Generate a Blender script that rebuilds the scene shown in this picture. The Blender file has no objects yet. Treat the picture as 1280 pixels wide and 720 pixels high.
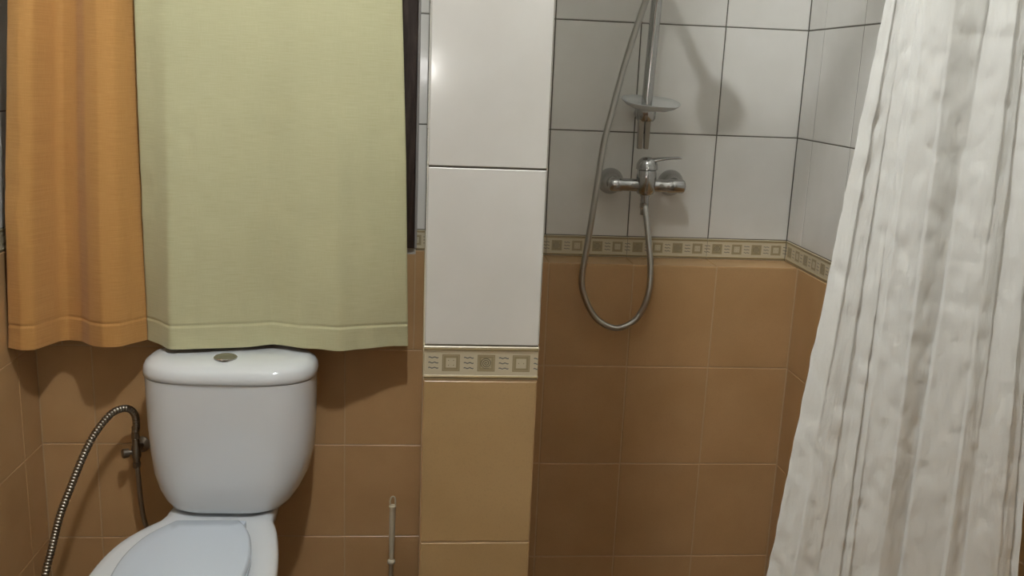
import bpy, bmesh, math, random
from mathutils import Vector, Matrix, noise
random.seed(7)
C = bpy.context.scene.collection
SC = bpy.context.scene
H = 1.434                      # eye height; heights below are written relative to the eye and shifted by H

# ------------------------------------------------------------------ camera
cam_d = bpy.data.cameras.new('camera'); cam = bpy.data.objects.new('camera', cam_d); C.objects.link(cam)
cam_d.sensor_width = 36; cam_d.lens = 1185.3/1280*36; cam_d.clip_start = .02
_r = Vector((.99542678, -.08668261, .04014537)); _u = Vector((-.01992584, .2225966, .97470699)); _f = Vector((.09342637, .97104937, -.21985139))
cam.matrix_world = Matrix(((_r.x, _u.x, -_f.x, 0), (_r.y, _u.y, -_f.y, 0), (_r.z, _u.z, -_f.z, H), (0, 0, 0, 1)))
SC.camera = cam

# ------------------------------------------------------------------ world, light, exposure
w = bpy.data.worlds.new('night'); SC.world = w; w.use_nodes = True
w.node_tree.nodes['Background'].inputs[0].default_value = (.02, .025, .04, 1)
w.node_tree.nodes['Background'].inputs[1].default_value = .3
SC.view_settings.view_transform = 'Standard'; SC.view_settings.look = 'None'
SC.view_settings.exposure = 0.0; SC.view_settings.gamma = 1; SC.view_settings.use_curve_mapping = False
LAMP = Vector((-.015, .93, 2.64)); LAMP_STRENGTH = 740; LAMP_R = .05
FLASH_W = 2.3
fl = bpy.data.lights.new('phone_light', 'POINT'); fl.energy = FLASH_W; fl.shadow_soft_size = .011; fl.color = (1, .97, .93)
flo = bpy.data.objects.new('phone_light', fl); C.objects.link(flo); flo.location = (-.012, -.004, H+.004)

# ------------------------------------------------------------------ helpers
def obj(name, bm, m, parent=None, smooth=False, mat_list=None):
    me = bpy.data.meshes.new(name); bm.normal_update(); bm.to_mesh(me); bm.free()
    for k in (mat_list or [m]): me.materials.append(k)
    if smooth:
        for p in me.polygons: p.use_smooth = True
    o = bpy.data.objects.new(name, me); C.objects.link(o)
    if parent: o.parent = parent
    return o
def auto(o, ang=40):
    me = o.data
    for p in me.polygons: p.use_smooth = True
    me.set_sharp_from_angle(angle=math.radians(ang)); return o
def thing(name, label, cat, loc=(0, 0, 0), group=None):
    o = bpy.data.objects.new(name, None); C.objects.link(o); o.location = loc; o.empty_display_size = .05
    o['label'] = label; o['category'] = cat
    if group: o['group'] = group
    return o
def struct(o, label=None):
    o['kind'] = 'structure'
    if label: o['label'] = label
    return o
def box(bm, x0, x1, y0, y1, z0, z1, bev=0, mi=0):
    vs = [bm.verts.new(c) for c in ((x0,y0,z0),(x1,y0,z0),(x1,y1,z0),(x0,y1,z0),(x0,y0,z1),(x1,y0,z1),(x1,y1,z1),(x0,y1,z1))]
    fs = [bm.faces.new([vs[i] for i in f]) for f in ((3,2,1,0),(4,5,6,7),(0,1,5,4),(1,2,6,5),(2,3,7,6),(3,0,4,7))]
    for f in fs: f.material_index = mi
    if bev:
        es = list({e for f in fs for e in f.edges})
        bmesh.ops.bevel(bm, geom=es, offset=bev, segments=2, profile=.5, affect='EDGES')
def frame_from(d):
    d = d.normalized(); a = Vector((0, 0, 1)) if abs(d.z) < .9 else Vector((1, 0, 0))
    s = d.cross(a).normalized(); return s, s.cross(d).normalized()
def loft(bm, rings, cap0=True, cap1=True, closed=True):
    R = [[bm.verts.new(p) for p in r] for r in rings]
    n = len(R[0])
    for a, b in zip(R[:-1], R[1:]):
        for i in range(n if closed else n-1):
            j = (i+1) % n; bm.faces.new((a[i], a[j], b[j], b[i]))
    if cap0: bm.faces.new(list(reversed(R[0])))
    if cap1: bm.faces.new(R[-1])
    return R
def lathe(bm, p0, axis, prof, seg=28, cap0=True, cap1=True):
    """prof: list of (distance along axis, radius)"""
    axis = Vector(axis).normalized(); s, t = frame_from(axis); p0 = Vector(p0)
    loft(bm, [[p0+axis*d+(s*math.cos(a)+t*math.sin(a))*r for a in [2*math.pi*i/seg for i in range(seg)]] for d, r in prof], cap0, cap1)
    bmesh.ops.recalc_face_normals(bm, faces=bm.faces[:])
def spline(pts, step):
    P = [Vector(p) for p in pts]; P = [P[0]*2-P[1]]+P+[P[-1]*2-P[-2]]; out = []
    for i in range(1, len(P)-2):
        a, b, c, d = P[i-1:i+3]
        for k in range(24):
            t = k/24
            out.append(.5*((2*b)+(c-a)*t+(2*a-5*b+4*c-d)*t*t+(3*b-a-3*c+d)*t**3))
    out.append(P[-2]); res = [out[0]]; acc = 0; last = out[0]
    for q in out[1:]:
        seg = q-last; L = seg.length
        while acc+L >= step:
            last = last+seg.normalized()*(step-acc); res.append(last.copy()); seg = q-last; L = seg.length; acc = 0
        acc += L; last = q
    return res
def tube(bm, pts, rfun, step=.004, seg=10):
    S = spline(pts, step); rings = []; s = None
    for i, q in enumerate(S):
        d = (S[min(i+1, len(S)-1)]-S[max(i-1, 0)]).normalized()
        if s is None: s, t = frame_from(d)
        s = (s-d*s.dot(d)).normalized(); t = d.cross(s)
        r = rfun(i) if callable(rfun) else rfun
        rings.append([q+(s*math.cos(a)+t*math.sin(a))*r for a in [2*math.pi*k/seg for k in range(seg)]])
    loft(bm, rings); bmesh.ops.recalc_face_normals(bm, faces=bm.faces[:])

# ------------------------------------------------------------------ materials
class NT:
    def __init__(s, name):
        s.m = bpy.data.materials.new(name); s.m.use_nodes = True; s.t = s.m.node_tree; s.b = s.t.nodes['Principled BSDF']
    def n(s, ty, **k):
        o = s.t.nodes.new(ty)
        for a, v in k.items(): setattr(o, a, v)
        return o
    def l(s, a, b): s.t.links.new(a, b)
    def put(s, sock, v):
        if hasattr(v, 'is_output') or hasattr(v, 'links'): s.l(v, sock)
        else: sock.default_value = v
    def M(s, op, a, b=0.0, c=0.0):
        o = s.n('ShaderNodeMath', operation=op)
        for i, v in enumerate((a, b, c)): s.put(o.inputs[i], v)
        return o.outputs[0]
    def mix(s, f, a, b):
        o = s.n('ShaderNodeMix', data_type='RGBA'); s.put(o.inputs[0], f); s.put(o.inputs[6], a); s.put(o.inputs[7], b); return o.outputs[2]
    def noise(s, scale, detail=3, vec=None, rough=.5):
        o = s.n('ShaderNodeTexNoise'); o.inputs['Scale'].default_value = scale; o.inputs['Detail'].default_value = detail; o.inputs['Roughness'].default_value = rough
        if vec: s.l(vec, o.inputs['Vector'])
        return o.outputs[0]
    def bump(s, h, strength, dist=.001):
        o = s.n('ShaderNodeBump'); o.inputs['Strength'].default_value = strength; o.inputs['Distance'].default_value = dist
        s.l(h, o.inputs['Height']); s.l(o.outputs[0], s.b.inputs['Normal'])
    def ramp(s, v, a, b):
        o = s.n('ShaderNodeMapRange'); s.put(o.inputs[0], v); o.inputs[1].default_value = a; o.inputs[2].default_value = b; return o.outputs[0]
def rgb(*c): return (c[0], c[1], c[2], 1)
def plain(name, col, rough=.5, metal=0, **k):
    q = NT(name); q.b.inputs['Base Color'].default_value = rgb(*col); q.b.inputs['Roughness'].default_value = rough; q.b.inputs['Metallic'].default_value = metal
    for a, v in k.items(): q.b.inputs[a.replace('_', ' ')].default_value = v
    return q.m
def tile_mat(name, c1, c2, rough, vary=.05, speck=.0, bump=.03):
    q = NT(name); geo = q.n('ShaderNodeNewGeometry').outputs['Position']
    a = q.noise(9, 4, geo); col = q.mix(q.ramp(a, .35, .65), rgb(*c1), rgb(*c2))
    sp = q.noise(420, 2, geo); col = q.mix(q.M('MULTIPLY', q.ramp(sp, .55, .75), speck), col, rgb(*[v*.72 for v in c1]))
    rn = q.n('ShaderNodeObjectInfo').outputs['Random']
    hs = q.n('ShaderNodeHueSaturation'); q.l(col, hs.inputs['Color']); q.l(q.M('MULTIPLY_ADD', rn, vary*2, 1-vary), hs.inputs['Value'])
    q.l(hs.outputs[0], q.b.inputs['Base Color'])
    q.l(q.M('MULTIPLY_ADD', q.noise(25, 3, geo), .08, rough-.04), q.b.inputs['Roughness'])
    q.bump(q.noise(30, 3, geo), bump, .004); return q.m
WHITE_T = tile_mat('white_glazed_tile', (.71, .70, .665), (.67, .66, .62), .13, .02)
BROWN_T = tile_mat('brown_tile', (.50, .312, .15), (.46, .282, .13), .3, .022, .35)
TAN_T = tile_mat('tan_tile', (.44, .30, .145), (.41, .275, .128), .3, .03, .35)
GROUT_D = plain('dark_grout', (.13, .12, .10), .9)
GROUT_L = plain('light_grout', (.52, .37, .22), .9)
PLASTER = plain('plaster', (.6, .58, .52), .9)
PAINT = plain('room_paint', (.8, .78, .73), .8)
CER = plain('white_ceramic', (.71, .745, .775), .09, Coat_Weight=.3)
SEAT_P = plain('seat_plastic', (.62, .70, .80), .22)
def chrome_mat():
    q = NT('chrome'); q.b.inputs['Metallic'].default_value = 1; q.b.inputs['Base Color'].default_value = rgb(.46, .46, .455)
    geo = q.n('ShaderNodeNewGeometry').outputs['Position']
    q.l(q.M('MULTIPLY_ADD', q.noise(60, 3, geo), .2, .05), q.b.inputs['Roughness']); return q.m
CHROME = chrome_mat()
HOSE = plain('hose_steel', (.46, .45, .42), .3, 1)
BRASSY = plain('worn_chrome', (.30, .27, .225), .35, 1)
BRAID = plain('braided_steel', (.4, .37, .32), .45, 1)
DARK = plain('dark_plastic', (.03, .03, .03), .5)
def wood_mat():
    q = NT('dark_window_wood'); g = q.n('ShaderNodeNewGeometry').outputs['Position']
    mp = q.n('ShaderNodeMapping'); mp.inputs['Scale'].default_value = (1, 1, .12); q.l(g, mp.inputs[0])
    a = q.noise(70, 5, mp.outputs[0], .7)
    q.l(q.mix(q.ramp(a, .45, .8), rgb(.018, .009, .006), rgb(.075, .05, .04)), q.b.inputs['Base Color']); q.b.inputs['Roughness'].default_value = .35
    q.bump(a, .4); return q.m
WOOD = wood_mat()
def glass_mat():
    q = NT('window_glass'); q.b.inputs['Transmission Weight'].default_value = 1; q.b.inputs['Roughness'].default_value = .05; q.b.inputs['IOR'].default_value = 1.5; return q.m
GLASS = glass_mat()
def fabric_mat(name, c1, c2, slub=1.0, trans=.12, rough=.8, sheen=.2):
    q = NT(name); uv = q.n('ShaderNodeUVMap').outputs[0]
    def mp(sx, sy):
        o = q.n('ShaderNodeMapping'); o.inputs['Scale'].default_value = (sx, sy, 1); q.l(uv, o.inputs[0]); return o.outputs[0]
    h = q.noise(1, 3, mp(22, 700)); v = q.noise(1, 2, mp(900, 30)); f = q.noise(1, 2, mp(1100, 1100))
    s = q.M('ADD', q.M('MULTIPLY', h, .5*slub), q.M('ADD', q.M('MULTIPLY', v, .2*slub), q.M('MULTIPLY', f, .3)))
    q.l(q.mix(q.ramp(s, .38, .62), rgb(*c1), rgb(*c2)), q.b.inputs['Base Color'])
    q.b.inputs['Roughness'].default_value = rough; q.b.inputs['Sheen Weight'].default_value = sheen
    q.bump(s, .35, .0008)
    tr = q.n('ShaderNodeBsdfTranslucent'); tr.inputs[0].default_value = rgb(*c2); ms = q.n('ShaderNodeMixShader'); ms.inputs[0].default_value = trans
    q.l(q.b.outputs[0], ms.inputs[1]); q.l(tr.outputs[0], ms.inputs[2]); q.l(ms.outputs[0], q.t.nodes['Material Output'].inputs[0]); return q.m
ORANGE = fabric_mat('orange_curtain_cloth', (.50, .245, .065), (.62, .335, .105))
GREEN = fabric_mat('yellow_green_curtain_cloth', (.53, .515, .30), (.62, .605, .385))
def satin():
    q = NT('cream_satin'); uv = q.n('ShaderNodeUVMap').outputs[0]
    o = q.n('ShaderNodeMapping'); o.inputs['Scale'].default_value = (9, 16, 1); q.l(uv, o.inputs[0])
    a = q.noise(1, 4, o.outputs[0], .55)
    o2 = q.n('ShaderNodeMapping'); o2.inputs['Scale'].default_value = (60, 14, 1); q.l(uv, o2.inputs[0]); b = q.noise(1, 3, o2.outputs[0])
    q.b.inputs['Base Color'].default_value = rgb(.83, .83, .80); q.b.inputs['Roughness'].default_value = .42; q.b.inputs['Sheen Weight'].default_value = .2
    q.bump(q.M('ADD', a, q.M('MULTIPLY', b, .25)), .55, .006)
    tr = q.n('ShaderNodeBsdfTranslucent'); tr.inputs[0].default_value = rgb(.83, .83, .80); ms = q.n('ShaderNodeMixShader'); ms.inputs[0].default_value = .28
    q.l(q.b.outputs[0], ms.inputs[1]); q.l(tr.outputs[0], ms.inputs[2]); q.l(ms.outputs[0], q.t.nodes['Material Output'].inputs[0]); return q.m
SATIN = satin()
def border_mat():
    """printed relief border: waves, squares with dots and squares with a spiral; UV.x counts 5 cm cells, UV.y 0..1 over the height"""
    q = NT('border_tile_print'); uv = q.n('ShaderNodeUVMap').outputs[0]; sp = q.n('ShaderNodeSeparateXYZ'); q.l(uv, sp.inputs[0]); U, V = sp.outputs[0], sp.outputs[1]
    M = q.M
    cu = M('SUBTRACT', M('FRACT', U), .5); cv = M('SUBTRACT', V, .5)              # cell coordinates, x in cells of .05, y in .05 heights
    par = M('FLOORED_MODULO', M('FLOOR', U), 2.0)
    ax, ay = M('ABSOLUTE', cu), M('ABSOLUTE', cv); mx = M('MAXIMUM', ax, ay)
    def band(v, a, b): return M('MULTIPLY', M('GREATER_THAN', v, a), M('LESS_THAN', v, b))
    sq_out = M('LESS_THAN', mx, .25)
    ring_light = band(mx, .205, .222); inner = M('LESS_THAN', mx, .145)
    dots = M('MULTIPLY', band(ax, .06, .085), band(ay, .06, .085))
    r = M('SQRT', M('ADD', M('MULTIPLY', cu, cu), M('MULTIPLY', cv, cv))); th = M('DIVIDE', M('ARCTAN2', cv, cu), 2*math.pi)
    spir = M('MULTIPLY', M('LESS_THAN', M('FRACT', M('SUBTRACT', M('DIVIDE', r, .055), th)), .5), M('LESS_THAN', r, .165))
    wx = M('SUBTRACT', .5, ax)                                                    # distance to the cell joint, where the waves sit
    wav = M('MULTIPLY', M('SINE', M('MULTIPLY', U, 2*math.pi*7)), .012)
    wl = 0
    lines = None
    for k in (-.155, 0, .155):
        d = M('LESS_THAN', M('ABSOLUTE', M('SUBTRACT', M('SUBTRACT', cv, k), wav)), .016)
        lines = d if lines is None else M('MAXIMUM', lines, d)
    waves = M('MULTIPLY', lines, M('LESS_THAN', wx, .14))
    cream, tan, dk, grey = rgb(.56, .50, .36), rgb(.30, .245, .14), rgb(.19, .16, .10), rgb(.12, .125, .13)
    col = q.mix(sq_out, cream, tan); col = q.mix(ring_light, col, rgb(.4, .34, .22)); 
    dotin = M('MULTIPLY', inner, M('SUBTRACT', 1.0, par)); 
    col = q.mix(M('MULTIPLY', inner, par), col, rgb(.52, .47, .34)); par3 = M('GREATER_THAN', M('FLOORED_MODULO', M('FLOOR', U), 4.0), 2.5)
    dots = M('ADD', M('MULTIPLY', dots, M('SUBTRACT', 1.0, par3)), M('MULTIPLY', M('MULTIPLY', band(ax, .06, .085), M('LESS_THAN', ay, .0125)), par3))
    col = q.mix(M('MULTIPLY', dots, par), col, dk)
    col = q.mix(M('MULTIPLY', dotin, 1.0), col, rgb(.44, .38, .25)); col = q.mix(M('MULTIPLY', spir, M('SUBTRACT', 1.0, par)), col, rgb(.14, .12, .075))
    col = q.mix(waves, col, grey)
    col = q.mix(band(ay, .38, .43), col, rgb(.33, .26, .13)); col = q.mix(band(ay, .43, .47), col, rgb(.24, .19, .10))
    q.l(col, q.b.inputs['Base Color']); q.b.inputs['Roughness'].default_value = .28
    h = M('ADD', M('ADD', sq_out, band(ay, .38, .46)), M('MULTIPLY', waves, -.6)); q.bump(h, .5, .0008); return q.m
BORDER = border_mat()
def lampm():
    q = NT('lamp_glow'); q.b.inputs['Base Color'].default_value = rgb(.9, .9, .9); q.b.inputs['Emission Color'].default_value = rgb(.965, .985, .975); q.b.inputs['Emission Strength'].default_value = LAMP_STRENGTH; return q.m
GLOW = lampm()
q = NT('clear_plastic'); q.b.inputs['Base Color'].default_value = rgb(.9, .92, .91); q.b.inputs['Roughness'].default_value = .25; q.b.inputs['Transmission Weight'].default_value = .5; q.b.inputs['IOR'].default_value = 1.3; CLEAR = q.m
BRUSHP = plain('ivory_plastic', (.55, .5, .38), .35)
CREAM_P = plain('white_plastic', (.7, .7, .68), .3)

# ------------------------------------------------------------------ tiles
J = .0028; TH = .0026
_tcache = {}
def tile_mesh(wd, ht, mat, name):
    k = (round(wd, 4), round(ht, 4), mat.name)
    if k in _tcache: return _tcache[k]
    bm = bmesh.new(); b = .0009; a, c = wd/2, ht/2
    back = [bm.verts.new((x, TH, z)) for x, z in ((-a, -c), (a, -c), (a, c), (-a, c))]
    mid = [bm.verts.new((x, b, z)) for x, z in ((-a, -c), (a, -c), (a, c), (-a, c))]
    fr = [bm.verts.new((x, 0, z)) for x, z in ((-a+b, -c+b), (a-b, -c+b), (a-b, c-b), (-a+b, c-b))]
    for p, r in ((back, mid), (mid, fr)):
        for i in range(4): bm.faces.new((p[i], p[(i+1) % 4], r[(i+1) % 4], r[i]))
    bm.faces.new(fr); bm.normal_update()
    me = bpy.data.meshes.new(name); bm.to_mesh(me); bm.free(); me.materials.append(mat); _tcache[k] = me; return me
def border_mesh(wd, ht, u0, dirn=1):
    bm = bmesh.new(); uvl = bm.loops.layers.uv.new('UVMap'); a, c = wd/2, ht/2
    prof = [(-c, TH), (-c, .001), (-c+.001, 0), (-c+.004, -.0010), (-c+.007, 0), (c-.007, 0), (c-.0045, -.0013), (c-.002, -.0008), (c, .001), (c, TH)]
    rows = [[bm.verts.new((x, y, z)) for x in (-a, a)] for z, y in prof]
    for r0, r1 in zip(rows[:-1], rows[1:]):
        f = bm.faces.new((r0[0], r0[1], r1[1], r1[0]))
        for lp in f.loops: lp[uvl].uv = (u0+(lp.vert.co.x+a)/.05*dirn, (lp.vert.co.z+c)/ht)
    bm.faces.new([r[0] for r in rows][::1]); bm.faces.new([r[1] for r in rows][::-1])
    bmesh.ops.recalc_face_normals(bm, faces=bm.faces[:])
    me = bpy.data.meshes.new('border_tile'); bm.to_mesh(me); bm.free(); me.materials.append(BORDER); return me
def sub(rect, hole):
    a0, a1, b0, b1 = rect
    if not hole: return [rect]
    h0, h1, g0, g1 = hole
    if a1 <= h0 or a0 >= h1 or b1 <= g0 or b0 >= g1: return [rect]
    out = []
    if a0 < h0: out.append((a0, h0, b0, b1))
    if a1 > h1: out.append((h1, a1, b0, b1))
    m0, m1 = max(a0, h0), min(a1, h1)
    if b0 < g0: out.append((m0, m1, b0, g0))
    if b1 > g1: out.append((m0, m1, g1, b1))
    return out
def tile_wall(parent, side, plane, lo, hi, joint, z0, z1, z_joint, mat, hole=None, name='tile', dx=.202, dz=.252, tilt=.0012):
    """tiles on a plane; side: 'b' faces -y, 'l' faces +x, 'r' faces -x; lo..hi along x or y; heights relative to the eye"""
    k = math.floor((lo-joint)/dx+1e-6); a = joint+k*dx
    while a < hi-1e-6:
        j = math.floor((z0-z_joint)/dz+1e-6); b = z_joint+j*dz
        while b < z1-1e-6:
            r = (max(a, lo), min(a+dx, hi), max(b, z0), min(b+dz, z1))
            for (p0, p1, q0, q1) in sub(r, hole):
                if p1-p0 < .006 or q1-q0 < .006: continue
                me = tile_mesh(p1-p0-J, q1-q0-J, mat, name)
                o = bpy.data.objects.new(name, me); C.objects.link(o); o.parent = parent
                place(o, side, plane, (p0+p1)/2, (q0+q1)/2)
                if (p1-p0) > .1 and (q1-q0) > .1:
                    o.rotation_euler.x += random.uniform(-tilt, tilt); o.rotation_euler.z += random.uniform(-tilt, tilt)
            b += dz
        a += dx
def place(o, side, plane, along, z):
    if side == 'b': o.location = (along, plane, z+H)
    elif side == 'l': o.location = (plane, along, z+H); o.rotation_euler.z = math.pi/2
    elif side == 'r': o.location = (plane, along, z+H); o.rotation_euler.z = -math.pi/2
def border_row(parent, side, plane, lo, hi, joint, zt, zb, hole=None, cell0=0):
    dx = .2; k = math.floor((lo-joint)/dx+1e-6); a = joint+k*dx
    while a < hi-1e-6:
        for (p0, p1, q0, q1) in sub((max(a, lo), min(a+dx, hi), zb, zt), hole):
            if p1-p0 < .006 or q1-q0 < .02: continue
            u0 = cell0+(p0-a)/.05 if side != 'r' else cell0+(a+dx-p1)/.05
            o = bpy.data.objects.new('border_tile', border_mesh(p1-p0-.0012, q1-q0-.001, u0)); C.objects.link(o); o.parent = parent
            place(o, side, plane, (p0+p1)/2, (q0+q1)/2)
        a += dx
G = .0011                    # the grout bed lies this far behind the tile faces
ZT, ZB = -.376, -.427           # printed border, top and bottom
FL, CE = -H, 1.29
XL, XR, YB, YS, YLW, YP = -.9244, .8975, 2.2807, 2.2551, 2.1675, 1.289
PX0, PX1 = .003, .1662
Y_FRONT = -.75

# floor, ceiling and the wall behind the camera
bm = bmesh.new(); box(bm, XL-.12, XR+.12, Y_FRONT-.12, YB+.25, -.1, 0)
FLOORM = tile_mat('floor_tile', (.30, .22, .14), (.25, .18, .11), .4, .05, .3)
fl_o = struct(obj('floor', bm, GROUT_L), 'brown tiled bathroom floor')
fx = XL
while fx < XR-.01:
    fy = Y_FRONT
    while fy < YB-.01:
        a1 = min(fx+.3, XR); b1 = min(fy+.3, YB)
        me = tile_mesh(a1-fx-.003, b1-fy-.003, FLOORM, 'floor_tile')
        o = bpy.data.objects.new('floor_tile', me); C.objects.link(o); o.parent = fl_o
        o.rotation_euler.x = -math.pi/2; o.location = ((fx+a1)/2, (fy+b1)/2, G)
        fy += .3
    fx += .3
bm = bmesh.new(); box(bm, XL-.12, XR+.12, Y_FRONT-.12, YB+.25, CE+H, CE+H+.1); struct(obj('ceiling', bm, PAINT), 'plain cream ceiling')
bm = bmesh.new(); box(bm, XL-.12, XR+.12, Y_FRONT-.12, Y_FRONT, 0, CE+H); struct(obj('wall_front', bm, PAINT), 'plain cream wall behind the camera')

ADDED_DOORM = plain('added_door_brown', (.16, .09, .05), .45)
bm = bmesh.new(); box(bm, -.55, .30, Y_FRONT+.0005, Y_FRONT+.03, .01, 2.08, .004); dr = struct(obj('added_door_1', bm, ADDED_DOORM), 'unseen brown door added behind the camera for darker chrome reflections')  # unseen door, added to cut bounce and give the chrome something dark to reflect
for z0, z1 in ((.15, .95), (1.10, 1.95)):
    bm = bmesh.new(); box(bm, -.43, .18, Y_FRONT+.0305, Y_FRONT+.038, z0, z1, .004); obj('added_door_panel', bm, ADDED_DOORM, dr)
bm = bmesh.new(); lathe(bm, (.24, Y_FRONT+.0305, 1.02), (0, 1, 0), [(0, .025), (.006, .025), (.008, .01), (.04, .01), (.045, .024), (.065, .024), (.07, .012)], 20); auto(obj('added_door_knob', bm, CHROME, dr))
def slab(name, boxes, label):
    bm = bmesh.new()
    for (x0, x1, y0, y1, z0, z1) in boxes:
        for a, b, mi in ((z0, min(z1, ZB), 1), (max(z0, ZB), z1, 0)):
            if b-a > 1e-5: box(bm, x0, x1, y0, y1, a+H, b+H, 0, mi)
    return struct(obj(name, bm, None, None, False, [GROUT_D, GROUT_L]), label)
# wall behind the toilet, with the window opening
HOLE = (-.862, -.0205, -.424, .74)
wb = slab('wall_back', [(XL-.1, HOLE[0], YB+G, YB+.14, FL, CE), (HOLE[1], PX1, YB+G, YB+.14, FL, CE), (HOLE[0], HOLE[1], YB+G, YB+.14, FL, HOLE[2]), (HOLE[0], HOLE[1], YB+G, YB+.14, HOLE[3], CE)], 'back wall behind the toilet, white tiles over brown tiles')
HB = (HOLE[0], HOLE[1], HOLE[2]-.013, HOLE[3])
tile_wall(wb, 'b', YB, XL, PX0, -.1896, FL, ZB, ZB-.001, BROWN_T, HB)
tile_wall(wb, 'b', YB, XL, PX0, -.1896, ZT, CE, -.124, WHITE_T, HB)
border_row(wb, 'b', YB, XL, PX0, -.045, ZT, ZB, HB, 1)
bm = bmesh.new(); box(bm, HOLE[0]+.01, HOLE[1]+.001, YB-.0005, YB+.004, HOLE[2]-.0125+H, HOLE[2]+.002+H, .0006)
o = obj('plaster_patch', bm, PLASTER, wb); o['label'] = 'rough white plaster strip under the window frame'
# shower back wall: white above, a thicker brown plinth below with a ledge on top
ws = slab('wall_shower', [(PX1-.02, XR+.1, YS+G, YS+.16, FL, CE), (PX1-.02, XR+.02, YLW+G, YS+G, FL, ZB-.002-G)], 'shower back wall, white tiles above a brown tiled plinth')
tile_wall(ws, 'b', YS, PX1, XR, .6966, ZT, CE, -.124, WHITE_T)
border_row(ws, 'b', YS, PX1, XR, .6966, ZT, ZB, None, 0)
tile_wall(ws, 'b', YLW, PX1, XR, .698, FL, ZB-.002, ZB-.001, BROWN_T)
a = .698-.202*3
while a < XR-.01:
    p0, p1 = max(a, PX1), min(a+.202, XR)
    me = tile_mesh(p1-p0-J, YS-YLW-.001, BROWN_T, 'ledge_tile'); o = bpy.data.objects.new('ledge_tile', me); C.objects.link(o); o.parent = ws
    o.rotation_euler.x = -math.pi/2; o.location = ((p0+p1)/2, (YS+YLW)/2, ZB+H-.0015); a += .202
# side walls
wr = slab('wall_right', [(XR+G, XR+.12, Y_FRONT, YS+.02, FL, CE)], 'right wall of the shower, white tiles over brown tiles')
tile_wall(wr, 'r', XR, .75, YS, 2.1636, ZT, CE, -.124, WHITE_T)
border_row(wr, 'r', XR, .75, YS, YS-.2, ZT, ZB, None, 0)
tile_wall(wr, 'r', XR, .75, YLW, 2.1636, FL, ZB, ZB-.001, BROWN_T)
wl = slab('wall_left', [(XL-.12, XL-G, Y_FRONT, YB+.02, FL, CE)], 'left wall beside the toilet, white tiles over brown tiles')
tile_wall(wl, 'l', XL, .95, YB, 2.177, ZT, CE, -.124, WHITE_T)
border_row(wl, 'l', XL, .95, YB, YB-.2, ZT, ZB, None, 0)
tile_wall(wl, 'l', XL, .95, YB, 2.177, FL, ZB, ZB-.001, BROWN_T)
# the partition between toilet and shower
wp = slab('wall_partition', [(PX0+G, PX1-G, YP+G, YB+.01, FL, CE)], 'tiled end of the partition wall between toilet and shower')
tile_wall(wp, 'b', YP, PX0, PX1, PX0-.02, ZT-.001, CE, -.1255, WHITE_T, tilt=.0)
border_row(wp, 'b', YP, PX0, PX1, PX0-.037, ZT-.001, ZB-.0005, None, 0)
tile_wall(wp, 'b', YP, PX0, PX1, PX0-.02, FL, ZB-.001, ZB-.001, TAN_T, tilt=.0)
for s, pl in (('l', PX1), ('r', PX0)):
    ye = YS if s == 'l' else YB
    tile_wall(wp, s, pl, YP+.0015, ye, YP, ZT, CE, -.124, WHITE_T); border_row(wp, s, pl, YP+.0015, ye, YP, ZT, ZB, None, 0); tile_wall(wp, s, pl, YP+.0015, ye, YP, FL, ZB-.001, ZB-.001, BROWN_T)

# ------------------------------------------------------------------ window
bm = bmesh.new(); fw = .036; x0, x1, z0, z1 = HOLE[0]+.001, HOLE[1]-.0025, HOLE[2]+.003+H, HOLE[3]-.001+H
for b in ((x0, x0+fw, z0, z1), (x1-fw, x1, z0, z1), (x0+fw, x1-fw, z0, z0+fw), (x0+fw, x1-fw, z1-fw, z1)): box(bm, b[0], b[1], YB-.012, YB+.06, b[2], b[3], .003)
win = struct(obj('window_1', bm, WOOD), 'dark brown wooden window frame behind the curtain')
xm = (x0+x1)/2
for (a, b) in ((x0+fw, xm), (xm, x1-fw)):
    bm = bmesh.new(); s = .03
    for q4 in ((a, a+s, z0+fw, z1-fw), (b-s, b, z0+fw, z1-fw), (a+s, b-s, z0+fw, z0+fw+s), (a+s, b-s, z1-fw-s, z1-fw)): box(bm, q4[0]+.0005, q4[1]-.0005, YB+.012, YB+.045, q4[2], q4[3], .002)
    so = obj('sash', bm, WOOD, win)
    bm = bmesh.new(); box(bm, a+s, b-s, YB+.026, YB+.03, z0+fw+s, z1-fw-s); obj('pane', bm, GLASS, so)
bm = bmesh.new(); box(bm, HOLE[1]-.0024, HOLE[1]+.0035, YB-.003, YB+.002, HOLE[2]+.002+H, HOLE[3]+H, .001); so = obj('sealant', bm, plain('grey_sealant', (.28, .26, .24), .7), win)

# ------------------------------------------------------------------ ceiling lamp
lt = thing('ceiling_lamp', 'round white ceiling lamp with a glowing globe near the partition', 'lamp', (LAMP.x, LAMP.y, CE+H))
bm = bmesh.new(); lathe(bm, (0, 0, 0), (0, 0, -1), [(0, .06), (.008, .06), (.016, .045), (.04, .02)], 24); auto(obj('base', bm, CREAM_P, lt))
bm = bmesh.new(); bmesh.ops.create_uvsphere(bm, u_segments=24, v_segments=14, radius=LAMP_R); bmesh.ops.translate(bm, verts=bm.verts, vec=(0, 0, LAMP.z-CE-H)); obj('globe', bm, GLOW, lt, True)

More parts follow.
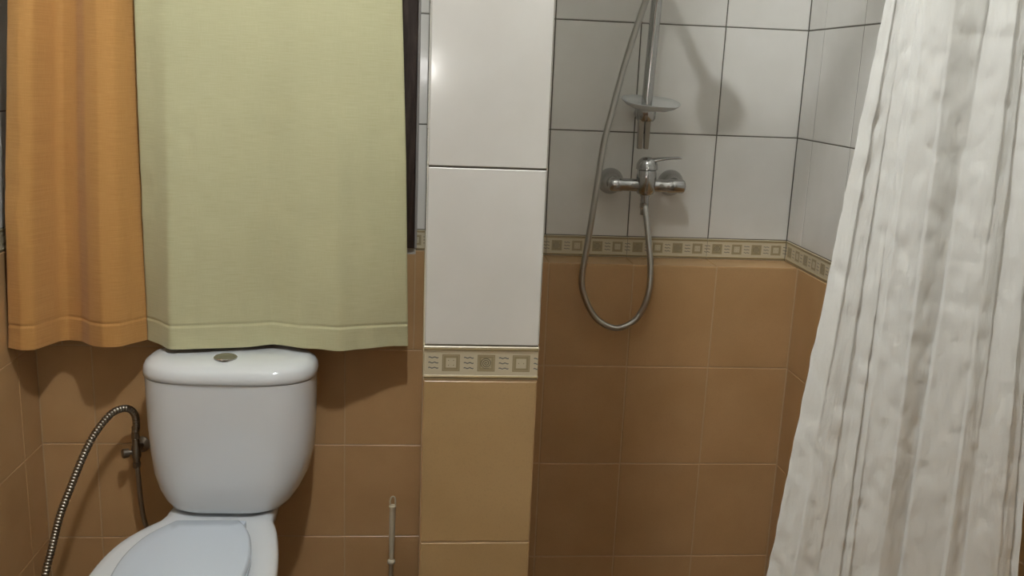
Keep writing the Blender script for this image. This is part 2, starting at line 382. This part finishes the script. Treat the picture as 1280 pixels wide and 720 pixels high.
# ------------------------------------------------------------------ window curtain
def interp(pts, x):
    """smooth monotone-ish interpolation through (x, value) points"""
    if x <= pts[0][0]: return pts[0][1]
    for (a, va), (b, vb) in zip(pts[:-1], pts[1:]):
        if x <= b:
            t = (x-a)/(b-a); t = t*t*(3-2*t); return va+(vb-va)*t
    return pts[-1][1]
def interp_s(pts, x):
    n = len(pts)
    for i in range(n-1):
        if x <= pts[i+1][0] or i == n-2:
            x0, x1 = pts[i][0], pts[i+1][0]; h = x1-x0; t = max(0, min(1, (x-x0)/h))
            def sl(k):
                k0, k1 = max(0, k-1), min(n-1, k+1); return (pts[k1][1]-pts[k0][1])/(pts[k1][0]-pts[k0][0])
            m0, m1 = sl(i)*h, sl(i+1)*h
            return (2*t**3-3*t*t+1)*pts[i][1]+(t**3-2*t*t+t)*m0+(-2*t**3+3*t*t)*pts[i+1][1]+(t**3-t*t)*m1
def lin(pts, x):
    if x <= pts[0][0]: return pts[0][1]
    for (a, va), (b, vb) in zip(pts[:-1], pts[1:]):
        if x <= b: return va+(vb-va)*(x-a)/(b-a)
    return pts[-1][1]
def cloth(name, mat, parent, nx, nz, fn, thick=.0012, uvs=(1, 1), vp=1.0):
    bm = bmesh.new(); uvl = bm.loops.layers.uv.new('UVMap'); g = []
    for i in range(nx+1):
        g.append([bm.verts.new(fn(i/nx, j/nz)) for j in range(nz+1)])
    for i in range(nx):
        for j in range(nz):
            f = bm.faces.new((g[i][j], g[i+1][j], g[i+1][j+1], g[i][j+1]))
            for lp, (a, b) in zip(f.loops, ((i, j), (i+1, j), (i+1, j+1), (i, j+1))): lp[uvl].uv = (a/nx*uvs[0], (b/nz)**vp*uvs[1])
    o = obj(name, bm, mat, parent, True)
    m = o.modifiers.new('thickness', 'SOLIDIFY'); m.thickness = thick; m.offset = 0; return o
CT, CB = .80, -.6445            # top and bottom of the window curtain
OP = [(-.9235, 2.130), (-.8917, 2.117), (-.866, 2.125), (-.853, 2.16), (-.838, 2.20), (-.822, 2.212), (-.7877, 2.200), (-.7592, 2.1685), (-.7251, 2.1507), (-.6888, 2.159), (-.6701, 2.186), (-.6435, 2.2215)]
GP = [(-.6435, 2.2215), (-.6061, 2.183), (-.5714, 2.139), (-.5077, 2.1486), (-.4516, 2.1643), (-.4041, 2.1733), (-.3521, 2.192), (-.3129, 2.178), (-.2837, 2.166), (-.2371, 2.161), (-.1936, 2.1508), (-.154, 2.166), (-.1172, 2.1743), (-.0708, 2.190), (-.0331, 2.1985)]
def yfold(prof, x, z, top):
    k = top+(1-top)*min(1, max(0, (.45-z)/1.1))**2
    ph = .0
    
    k = k if k < 1 else 1
    v = (interp_s(prof, x)*.5+lin(prof, x)*.5)
    return 2.17+(v-2.17)*k
ctn = thing('window_curtain', 'two-tone window curtain, orange left and pale yellow-green right, hanging above the tank', 'curtain', (-.48, 2.155, CB+H))
OX, OY, OZ = -.48, 2.155, CB+H
def panel(prof, xl, xr, top):
    def fn(u, v):
        v = v**1.7; z = CB+(CT-CB)*v
        a, b = xl(z), xr(z); x = a+(b-a)*u
        y = yfold(prof, prof[0][0]+(prof[-1][0]-prof[0][0])*u, z, top)
        n = noise.noise(Vector((x*9, z*4, 3.1)))*.004+noise.noise(Vector((x*30, z*22, 8)))*.0011
        edge = min(u, 1-u)*(b-a)
        if edge < .03: n += noise.noise(Vector((u*5, z*16, 1)))*.003
        hem = -.0012 if z < CB+.0545 else 0
        if abs(z-(CB+.0545)) < .003: hem = .0016
        zz = z+(1-min(1, (z-CB)/.05))*(noise.noise(Vector((x*8, 0, 5)))*.004)
        return (x-OX, y+n+hem-OY, zz+H-OZ)
    return fn
seam_x = lambda z: lin([(-.645, -.6435), (.12, -.628), (.8, -.62)], z)
oxl = lambda z: lin([(-.65, -.9215), (-.3, -.905), (.11, -.872), (.8, -.86)], z)
gxr = lambda z: lin([(-.65, -.0328), (-.2, -.044), (.15, -.0575), (.8, -.07)], z)
cloth('orange_panel', ORANGE, ctn, 90, 230, panel(OP, oxl, lambda z: seam_x(z)+.0006, .75), uvs=(.3, 1.44), vp=1.7)
cloth('yellow_green_panel', GREEN, ctn, 130, 230, panel(GP, lambda z: seam_x(z)-.0006, gxr, .12), uvs=(.6, 1.44), vp=1.7)
rod = thing('curtain_rod', 'white curtain rod above the window', 'curtain rod', (-.48, 2.155, .815+H))
bm = bmesh.new(); lathe(bm, (-.435, 0, 0), (1, 0, 0), [(0, .009), (.9, .009)], 16); auto(obj('rod', bm, CREAM_P, rod))
for x in (-.42, .42):
    bm = bmesh.new(); lathe(bm, (x, .0, 0), (0, 1, 0), [(.008, .006), (.11, .006), (.112, .02), (.1245, .02)], 14); auto(obj('bracket', bm, CREAM_P, rod))

# ------------------------------------------------------------------ shower curtain
TX = [.6074, .621, .637, .654, .662, .695, .750, .789, .808, .832, .846, .858]
BX = [.500, .538, .574, .607, .622, .664, .701, .762, .793, .844, .866, .881]
DP = [0, .0018, .0008, .0030, .0020, .0115, -.0005, .0100, .0035, .0125, .006, .0085]
SOX, SOY, SOZ = .75, 1.3, .0
def sc_fn(u, v):
    z = -1.30+(.74+1.30)*v
    s = u*11; i = min(10, int(s)); t = s-i; ts = t*t*(3-2*t); tt = t*.45+ts*.55
    k = (z+.69)/(.8064)                                   # 0 at the lower reference height, 1 at the upper one
    k = max(-.4, min(1.45, k))
    xa = BX[i]+(TX[i]-BX[i])*k; xb = BX[i+1]+(TX[i+1]-BX[i+1])*k
    x = xa+(xb-xa)*t
    d = DP[i]+(DP[i+1]-DP[i])*tt
    bend = .006*math.sin(z*4.0+i*.9)*min(1, s)
    y = 1.2+(.13)*((z+.69)/1.43)
    w1 = noise.noise(Vector((x*16, z*5, 2)))*.0028+noise.noise(Vector((x*42+z*10, z*30, 7)))*.0013+noise.noise(Vector((x*75, z*70, 3)))*.0007
    wr = max(0, noise.noise(Vector((x*60+z*14, z*34, 4))))*.003*(1 if z < .1 else .5)
    e = .002*noise.noise(Vector((0, z*34, 9)))*max(0, 1-s)
    turn = 1-.06*u                                        # the right edge hangs nearer to the room than the left
    return ((x+e+bend*.35)*turn-SOX, (y-d*1.0+w1+wr+bend)*turn-SOY, z+H-SOZ)
sct = thing('shower_curtain', 'long cream satin shower curtain hanging in folds at the right', 'curtain', (SOX, SOY, SOZ))
cloth('curtain_cloth', SATIN, sct, 240, 300, sc_fn, uvs=(1.2, 2.0))
sr = thing('shower_curtain_rod', 'white shower curtain rod spanning the shower opening', 'curtain rod', (.53, 1.335, .775+H))
bm = bmesh.new(); lathe(bm, (PX1-.53+.001, 0, 0), (1, 0, 0), [(0, .022), (.008, .022), (.009, .012), (XR-PX1-.011, .012), (XR-PX1-.010, .022), (XR-PX1-.002, .022)], 18); auto(obj('rod', bm, CREAM_P, sr))
for k in range(9):
    bm = bmesh.new(); x = .70+.019*k-.53
    tube(bm, [(x, .019*math.cos(a), .019*math.sin(a)-.006) for a in [2*math.pi*i/12 for i in range(13)]], .0018, .006, 6); obj('ring', bm, CREAM_P, sr, True)

# ------------------------------------------------------------------ toilet
TO = Vector((-.44, 2.12, 0))
toi = thing('toilet', 'white ceramic close-coupled toilet with its lid closed', 'toilet', TO)
def sup(hw, yf, yb, n=48, ex=3.4, ey=2.4, cx=0, rot=0.0):
    """superellipse outline between yf (front, negative) and yb (back)"""
    cy = (yf+yb)/2; hd = (yb-yf)/2; out = []
    for i in range(n):
        a = 2*math.pi*i/n; c, s = math.cos(a), math.sin(a)
        x = hw*math.copysign(abs(c)**(2/ex), c); y = hd*math.copysign(abs(s)**(2/ey), s)
        x, y = x*math.cos(rot)-(y+cy)*math.sin(rot), x*math.sin(rot)+(y+cy)*math.cos(rot)
        out.append((x+cx, y))
    return out
def ring(o2, z): return [(x, y, z+H) for x, y in o2]
ROT = math.radians(-1.5)
# tank: (height, half width, front)
prof = [(-1.0262, .110, -.020), (-1.0255, .121, -.034), (-1.018, .1365, -.043), (-1.000, .151, -.050), (-.972, .1655, -.056), (-.935, .1785, -.060), (-.88, .1875, -.0625), (-.82, .191, -.064), (-.74, .1925, -.0645), (-.7015, .193, -.065)]
bm = bmesh.new(); loft(bm, [ring(sup(hw, yf, .146, 64, 4.2, 2.6, .001+(.0 if z > -.9 else -.012*(-.9-z)/.125), ROT), z) for z, hw, yf in prof]); auto(obj('tank', bm, CER, toi), 50)
lp = [(-.6985, .188, -.060), (-.700, .1945, -.0675), (-.6975, .1965, -.070), (-.688, .1965, -.070), (-.676, .1945, -.0665), (-.667, .189, -.058), (-.660, .178, -.042), (-.6565, .155, -.018), (-.6555, .12, .005)]
bm = bmesh.new(); loft(bm, [ring(sup(hw, yf, .148 if z < -.68 else .148-.03*(z+.68)/.0245, 72, 3.6, 2.5, .001, ROT), z) for z, hw, yf in lp]); tl = auto(obj('tank_lid', bm, CER, toi), 50)
bm = bmesh.new(); lathe(bm, (-.004, -.004, -.6563+H), (0, 0, 1), [(0, .026), (.003, .026), (.0055, .0235), (.0065, .02), (.0055, .0185), (.008, .014), (.0092, .007), (.0095, .002)], 32); fb = auto(obj('flush_button', bm, CHROME, toi), 30)
fb['label'] = 'round chrome flush button'
# bowl: (distance forward, centre x, half width) of the rim outline
RIM = [(-.08, -.016, .117), (-.05, -.018, .120), (0, -.020, .123), (.05, -.022, .127), (.094, -.030, .149), (.15, -.0385, .169), (.22, -.041, .183), (.30, -.040, .190), (.38, -.040, .188), (.45, -.040, .172), (.51, -.040, .142), (.55, -.040, .105), (.575, -.040, .065), (.585, -.040, .02)]
def outline(tab, n=40, sc=1.0, s_c=.2, inset=0.0):
    L, R = [], []
    s0, s1 = tab[0][0], tab[-1][0]
    for i in range(n):
        t = i/(n-1); s = s0+(s1-s0)*(1-(1-t)**1.7)
        c = interp_s([(a, b) for a, b, _ in tab], s); hw = interp_s([(a, d) for a, _, d in tab], s)-inset
        ss = s_c+(s-s_c)*sc*(1-inset*1.5)
        L.append((c-hw*sc, -ss)); R.append((c+hw*sc, -ss))
    return L+R[::-1]
bm = bmesh.new()
lv = [(FL, .60, .0), (FL+.01, .61, 0), (-1.36, .57, 0), (-1.26, .62, 0), (-1.17, .76, 0), (-1.11, .90, 0), (-1.075, .97, 0), (-1.05, .995, 0), (-1.038, 1.0, .0005), (-1.032, 1.0, .003), (-1.029, 1.0, .008), (-1.0285, 1.0, .02), (-1.0315, 1.0, .045), (-1.033, 1.0, .052), (-1.033, .8, .052)]
loft(bm, [ring(outline(RIM, 40, sc, .2, ins), z) for z, sc, ins in lv]); bmesh.ops.recalc_face_normals(bm, faces=bm.faces[:]); auto(obj('bowl', bm, CER, toi), 60)
SEAT = [(.112, -.030, .072), (.13, -.031, .085), (.17, -.035, .1065), (.21, -.037, .1195), (.27, -.038, .130), (.34, -.038, .131), (.40, -.038, .122), (.45, -.038, .104), (.49, -.038, .078), (.515, -.038, .048), (.525, -.038, .012)]
bm = bmesh.new()
loft(bm, [ring(outline(SEAT, 34, sc, .3, ins), z) for z, sc, ins in [(-1.032, 1, .004), (-1.030, 1, .001), (-1.018, 1, .0), (-1.0165, 1, .003)]]); bmesh.ops.recalc_face_normals(bm, faces=bm.faces[:]); auto(obj('seat', bm, SEAT_P, toi), 50)
bm = bmesh.new()
loft(bm, [ring(outline(SEAT, 34, sc, .3, ins), z) for z, sc, ins in [(-1.0158, 1, .004), (-1.0155, 1, .001), (-1.008, 1, .0), (-1.0035, 1, .0025), (-1.0015, 1, .007), (-1.0008, .8, .007), (-1.0003, .4, .007)]]); bmesh.ops.recalc_face_normals(bm, faces=bm.faces[:]); auto(obj('seat_lid', bm, SEAT_P, toi), 50)
for x in (-.030-.060, -.030+.072):
    bm = bmesh.new(); box(bm, x-.009, x+.009, -.112, -.092, -1.033+H, -1.0125+H, .003); obj('hinge', bm, SEAT_P, toi)

# ------------------------------------------------------------------ angle valve, bidet hose, supply hose
V0 = Vector((-.688, YB, -.932+H))
av = thing('angle_valve', 'small worn chrome angle valve on the brown wall left of the tank', 'valve', V0)
bm = bmesh.new(); lathe(bm, (0, -.0005, 0), (0, -1, 0), [(0, .021), (.003, .021), (.008, .012), (.009, .009), (.04, .009)], 20); auto(obj('wall_flange', bm, BRASSY, av))
bm = bmesh.new(); lathe(bm, (0, -.045, -.028), (0, 0, 1), [(0, .008), (.012, .008), (.012, .0105), (.02, .011), (.038, .011), (.044, .0085), (.060, .0085)], 18); auto(obj('body', bm, BRASSY, av))
bm = bmesh.new(); lathe(bm, (-.008, -.047, -.002), (-.85, -.5, 0), [(0, .006), (.008, .006), (.009, .011), (.022, .012), (.025, .009)], 10); auto(obj('knob', bm, BRASSY, av))
rib = lambda r, d: (lambda i: r if i % 2 else r-d)
nut_z = V0.z+.033
bh = thing('bidet_hose', 'thick ribbed metal bidet hose arching from the valve towards the left wall', 'hose', (V0.x, V0.y-.045, nut_z))
bx, by, bz = bh.location
bm = bmesh.new()
hp = [(V0.x, V0.y-.045, nut_z+.012), (-.6835, 2.232, -.865+H), (-.6835, 2.222, -.832+H), (-.6945, 2.2, -.8095+H), (-.7184, 2.17, -.811+H), (-.7466, 2.14, -.846+H), (-.7656, 2.11, -.889+H), (-.7851, 2.08, -.948+H), (-.8045, 2.05, -1.012+H), (-.8188, 2.03, -1.080+H), (-.826, 2.0, -1.135+H), (-.83, 1.98, -1.22+H), (-.815, 1.97, -1.30+H), (-.80, 1.965, -1.36+H), (-.79, 1.965, -1.405+H)]
tube(bm, [(a-bx, b-by, c-bz) for a, b, c in hp], lambda i: (.0090, .0090, .0072)[i % 3], .0024, 12); auto(obj('ribbed_hose', bm, BRASSY, bh), 60)
bm = bmesh.new(); lathe(bm, (0, 0, 0), (0, 0, 1), [(0, .0100), (.014, .0100), (.018, .0085), (.03, .0085)], 6); auto(obj('nut', bm, BRASSY, bh), 30)
sh = thing('supply_hose', 'thin braided hose running down from the valve behind the toilet bowl', 'hose', (V0.x, V0.y-.045, V0.z-.028))
sx, sy, sz = sh.location
bm = bmesh.new(); tube(bm, [(a-sx, b-sy, c-sz) for a, b, c in [(V0.x, V0.y-.045, V0.z-.03), (-.685, 2.232, -.99+H), (-.683, 2.235, -1.06+H), (-.675, 2.24, -1.13+H), (-.645, 2.243, -1.20+H), (-.60, 2.243, -1.22+H), (-.555, 2.243, -1.17+H), (-.535, 2.243, -1.09+H), (-.53, 2.243, -1.0275+H)]], rib(.0062, .0006), .0022, 10); obj('braided_tube', bm, BRAID, sh, True)
bm = bmesh.new(); lathe(bm, (0, 0, -.016), (0, 0, 1), [(0, .008), (.003, .0095), (.015, .0095)], 6); auto(obj('nut', bm, BRASSY, sh), 30)

# ------------------------------------------------------------------ toilet brush
tb = thing('toilet_brush', 'ivory plastic toilet brush standing in its holder by the partition', 'toilet brush', (-.068, 2.19, 0))
bm = bmesh.new(); lathe(bm, (0, 0, .001), (0, 0, 1), [(0, .052), (.006, .054), (.10, .045), (.115, .03), (.12, .03), (.12, .025), (.02, .04)], 28, True, False); auto(obj('holder', bm, BRUSHP, tb), 50)
bm = bmesh.new(); zt = -1.032+H
pr = [(.03, .006), (.12, .0058), (.218, .0055), (.222, .0095), (.226, .0100), (.230, .0095), (.233, .0056), (.29, .0070), (.345, .0078), (.372, .0078), (.376, .0095), (.379, .0085)]
lathe(bm, (0, 0, 0), (.01, 0, 1), pr, 16)
zz = .377; tube(bm, [(.0005, 0, zz), (-.0038+.004, 0, zz+.004)], .002, .002, 6)
tube(bm, [(-.002, 0, zz), (-.0025, 0, zz+.014), (.0005, 0, zz+.0235), (.0055, 0, zz+.026), (.0095, 0, zz+.021), (.0105, 0, zz+.01), (.0105, 0, zz)], .0021, .002, 8)
o = auto(obj('handle', bm, BRUSHP, tb), 50)
bm = bmesh.new()
for k in range(90):
    a = random.random()*6.28; zc = .03+random.random()*.06; d = Vector((math.cos(a), math.sin(a), random.uniform(-.15, .15)))*.028
    tube(bm, [(0, 0, zc), Vector((0, 0, zc))+d*.5, Vector((0, 0, zc))+d], .0007, .009, 3)
o = obj('bristles', bm, CREAM_P, tb); o['kind'] = 'stuff'

# ------------------------------------------------------------------ shower mixer
MY = YS-.068
mx = thing('shower_mixer', 'chrome bar shower mixer tap on the white shower wall', 'tap', (.515, YS, -.241+H))
def L(x, y, z): return (x-.515, y-YS, z+.241)
for x in (.4435, .591):
    bm = bmesh.new(); lathe(bm, L(x, YS-.0005, -.241), (0, -1, 0), [(0, .0315), (.003, .0315), (.009, .029), (.019, .022), (.027, .0165), (.032, .015), (.05, .015)], 30); auto(obj('escutcheon', bm, CHROME, mx), 40)
bm = bmesh.new()
lathe(bm, L(.4435-.017, MY, -.242), (1, 0, 0), [(0, .008), (.002, .0135), (.006, .0165), (.03, .0165), (.034, .0150), (.06, .0150), (.075, .0155), (.1, .0155), (.115, .0150), (.138, .0150), (.142, .0165), (.177, .0165), (.181, .0135), (.183, .008)], 28)
lathe(bm, L(.515, MY-.002, -.264), (0, 0, 1), [(0, .012), (.003, .019), (.012, .0232), (.04, .0232), (.056, .0225), (.0585, .021)], 28)
auto(obj('body', bm, CHROME, mx), 45)
bm = bmesh.new()
lathe(bm, L(.515, MY-.002, -.2055), (0, 0, 1), [(0, .0225), (.002, .0255), (.014, .0245), (.024, .019), (.029, .011), (.0305, .002)], 28)
hpts = [((.506, .0), -.192, .015, .009), ((.520, .0), -.186, .014, .008), ((.540, -.004), -.180, .011, .005), ((.560, -.008), -.1765, .0085, .0035), ((.585, -.012), -.1745, .0075, .003), ((.592, -.0135), -.175, .005, .0022)]
rings = []
for (x, yo), z, wy, hz in hpts:
    rings.append([L(x, MY-.002+yo+wy*math.cos(a), z+hz*math.sin(a)) for a in [2*math.pi*i/12 for i in range(12)]])
loft(bm, rings); bmesh.ops.recalc_face_normals(bm, faces=bm.faces[:]); auto(obj('lever', bm, CHROME, mx), 50)
bm = bmesh.new(); lathe(bm, L(.5145, MY-.002, -.262), (0, 0, -1), [(0, .011), (.006, .011), (.0065, .0095), (.02, .0095)], 16); auto(obj('outlet', bm, CHROME, mx), 40)

# ------------------------------------------------------------------ slide bar with its foot
BY = YS-.062
sb = thing('slide_bar', 'polished chrome shower slide bar above the mixer tap', 'shower bar', (.505, YS, -.09+H))
def S(x, y, z): return (x-.505, y-YS, z+.09)
bar0, bar1 = Vector((.5055, BY, -.058)), Vector((.524, BY-.004, .62))
bm = bmesh.new(); dv = bar1-bar0; lathe(bm, S(*bar0), dv, [(0, .0125), (dv.length, .0125)], 28); auto(obj('pole', bm, CHROME, sb), 40)
bm = bmesh.new()
lathe(bm, S(.505, BY, -.060), (0, 0, -1), [(0, .0170), (.003, .0225), (.012, .0235), (.028, .0225), (.034, .018)], 10)
lathe(bm, S(.505, YS-.0005, -.078), (0, -1, 0), [(0, .015), (.006, .015), (.008, .012), (.05, .012)], 20)
auto(obj('lower_bracket', bm, CHROME, sb), 35)
for s in (-1, 1):
    bm = bmesh.new(); x = .5015+s*.0075
    loft(bm, [[S(x+a*wd, BY-.006+b*.008, z) for a, b in ((-1, -1), (1, -1), (1, 1), (-1, 1))] for z, wd in ((-.090, .0062), (-.12, .0056), (-.1555, .0048), (-.1575, .0035))]); bmesh.ops.recalc_face_normals(bm, faces=bm.faces[:])
    obj('prong', bm, BRASSY, sb)
bm = bmesh.new(); box(bm, *[v for v in (S(.4955, 0, 0)[0], S(.5085, 0, 0)[0])], BY-YS-.010, BY-YS+.0, S(0, 0, -.122)[2], S(0, 0, -.092)[2], .001); obj('slot_back', bm, DARK, sb)
bm = bmesh.new(); lathe(bm, S(.523, YS-.0005, .60), (0, -1, 0), [(0, .022), (.006, .022), (.008, .013), (.06, .013)], 20); lathe(bm, S(.5235, BY-.004, .585), (0, 0, 1), [(0, .016), (.003, .0185), (.04, .0185), (.043, .016)], 24); auto(obj('upper_bracket', bm, CHROME, sb), 35)
bm = bmesh.new(); lathe(bm, S(.515, BY-.002, .285), (0, 0, 1), [(0, .017), (.003, .0195), (.045, .0195), (.048, .017)], 24); lathe(bm, S(.515, BY-.02, .308), (.05, -1, .1), [(0, .012), (.03, .014), (.045, .016)], 20); auto(obj('slider', bm, CHROME, sb), 35)

# soap dish clipped on the bar
sd = thing('soap_dish', 'clear plastic oval soap dish clipped to the foot of the shower bar', 'soap dish', (.511, BY-.016, -.053+H))
bm = bmesh.new(); rings = []
for f, z in ((.30, -.012), (.62, -.0105), (.84, -.004), (.97, .003), (1.0, .0055), (.985, .0065), (.83, -.0015), (.6, -.0075), (.30, -.009)):
    rings.append([(.069*f*math.cos(a), .052*f*math.sin(a), z+.0025*f*math.sin(a*3)*.4) for a in [2*math.pi*i/40 for i in range(40)]])
R_ = loft(bm, rings, False, False)
for i in range(40): bm.faces.new((R_[0][i], R_[0][(i+1) % 40], R_[-1][(i+1) % 40], R_[-1][i]))
bmesh.ops.recalc_face_normals(bm, faces=bm.faces[:]); o = obj('tray', bm, CLEAR, sd, True); o.rotation_euler = (math.radians(13), math.radians(3), 0)

# ------------------------------------------------------------------ shower hose and hand shower
HY = 2.135
hs = thing('shower_hose', 'ribbed steel shower hose looping from the mixer up to the hand shower', 'hose', (.5145, MY-.002, -.287+H))
hx, hy, hz = hs.location
def hpt(px): pass
path = [(.5145, MY-.002, -.290), (.5165, 2.176, -.30), (.524, 2.16, -.36), (.5315, 2.145, -.4375), (.5265, HY, -.498), (.5035, HY, -.5515), (.4575, HY-.003, -.5745), (.4085, HY-.003, -.5535), (.3765, HY, -.5005), (.3685, 2.138, -.4525), (.379, 2.143, -.367), (.391, 2.146, -.2555), (.4025, 2.148, -.1462), (.417, 2.15, -.0745), (.436, 2.152, .0145), (.453, 2.15, .0847), (.474, 2.142, .163), (.488, 2.125, .215), (.498, 2.11, .245), (.506, 2.10, .258)]
bm = bmesh.new(); tube(bm, [(a-hx, b-hy, c+H-hz) for a, b, c in path], rib(.0078, .0012), .0021, 12); auto(obj('ribbed_hose', bm, HOSE, hs), 60)
bm = bmesh.new(); lathe(bm, (0, 0, .004), (0, 0, -1), [(0, .0105), (.012, .0105), (.014, .009), (.028, .009)], 12); auto(obj('nut', bm, CHROME, hs), 30)
hd = thing('hand_shower', 'hand shower resting in the holder on the slide bar', 'shower head', (.515, BY-.05, .30+H))
bm = bmesh.new(); A = Vector((-.006, .036, -.038)); B = Vector((.022, -.165, -.073))
dd = B-A; lathe(bm, A, dd, [(0, .010), (.02, .0125), (.06, .013), (.16, .012), (dd.length, .014)], 18); auto(obj('handle', bm, CHROME, hd), 40)
bm = bmesh.new(); lathe(bm, B+Vector((.0, .012, .006)), (.08, -1, -.25), [(0, .016), (.014, .034), (.030, .042), (.046, .043), (.050, .039)], 28); auto(obj('spray_head', bm, CHROME, hd), 40)
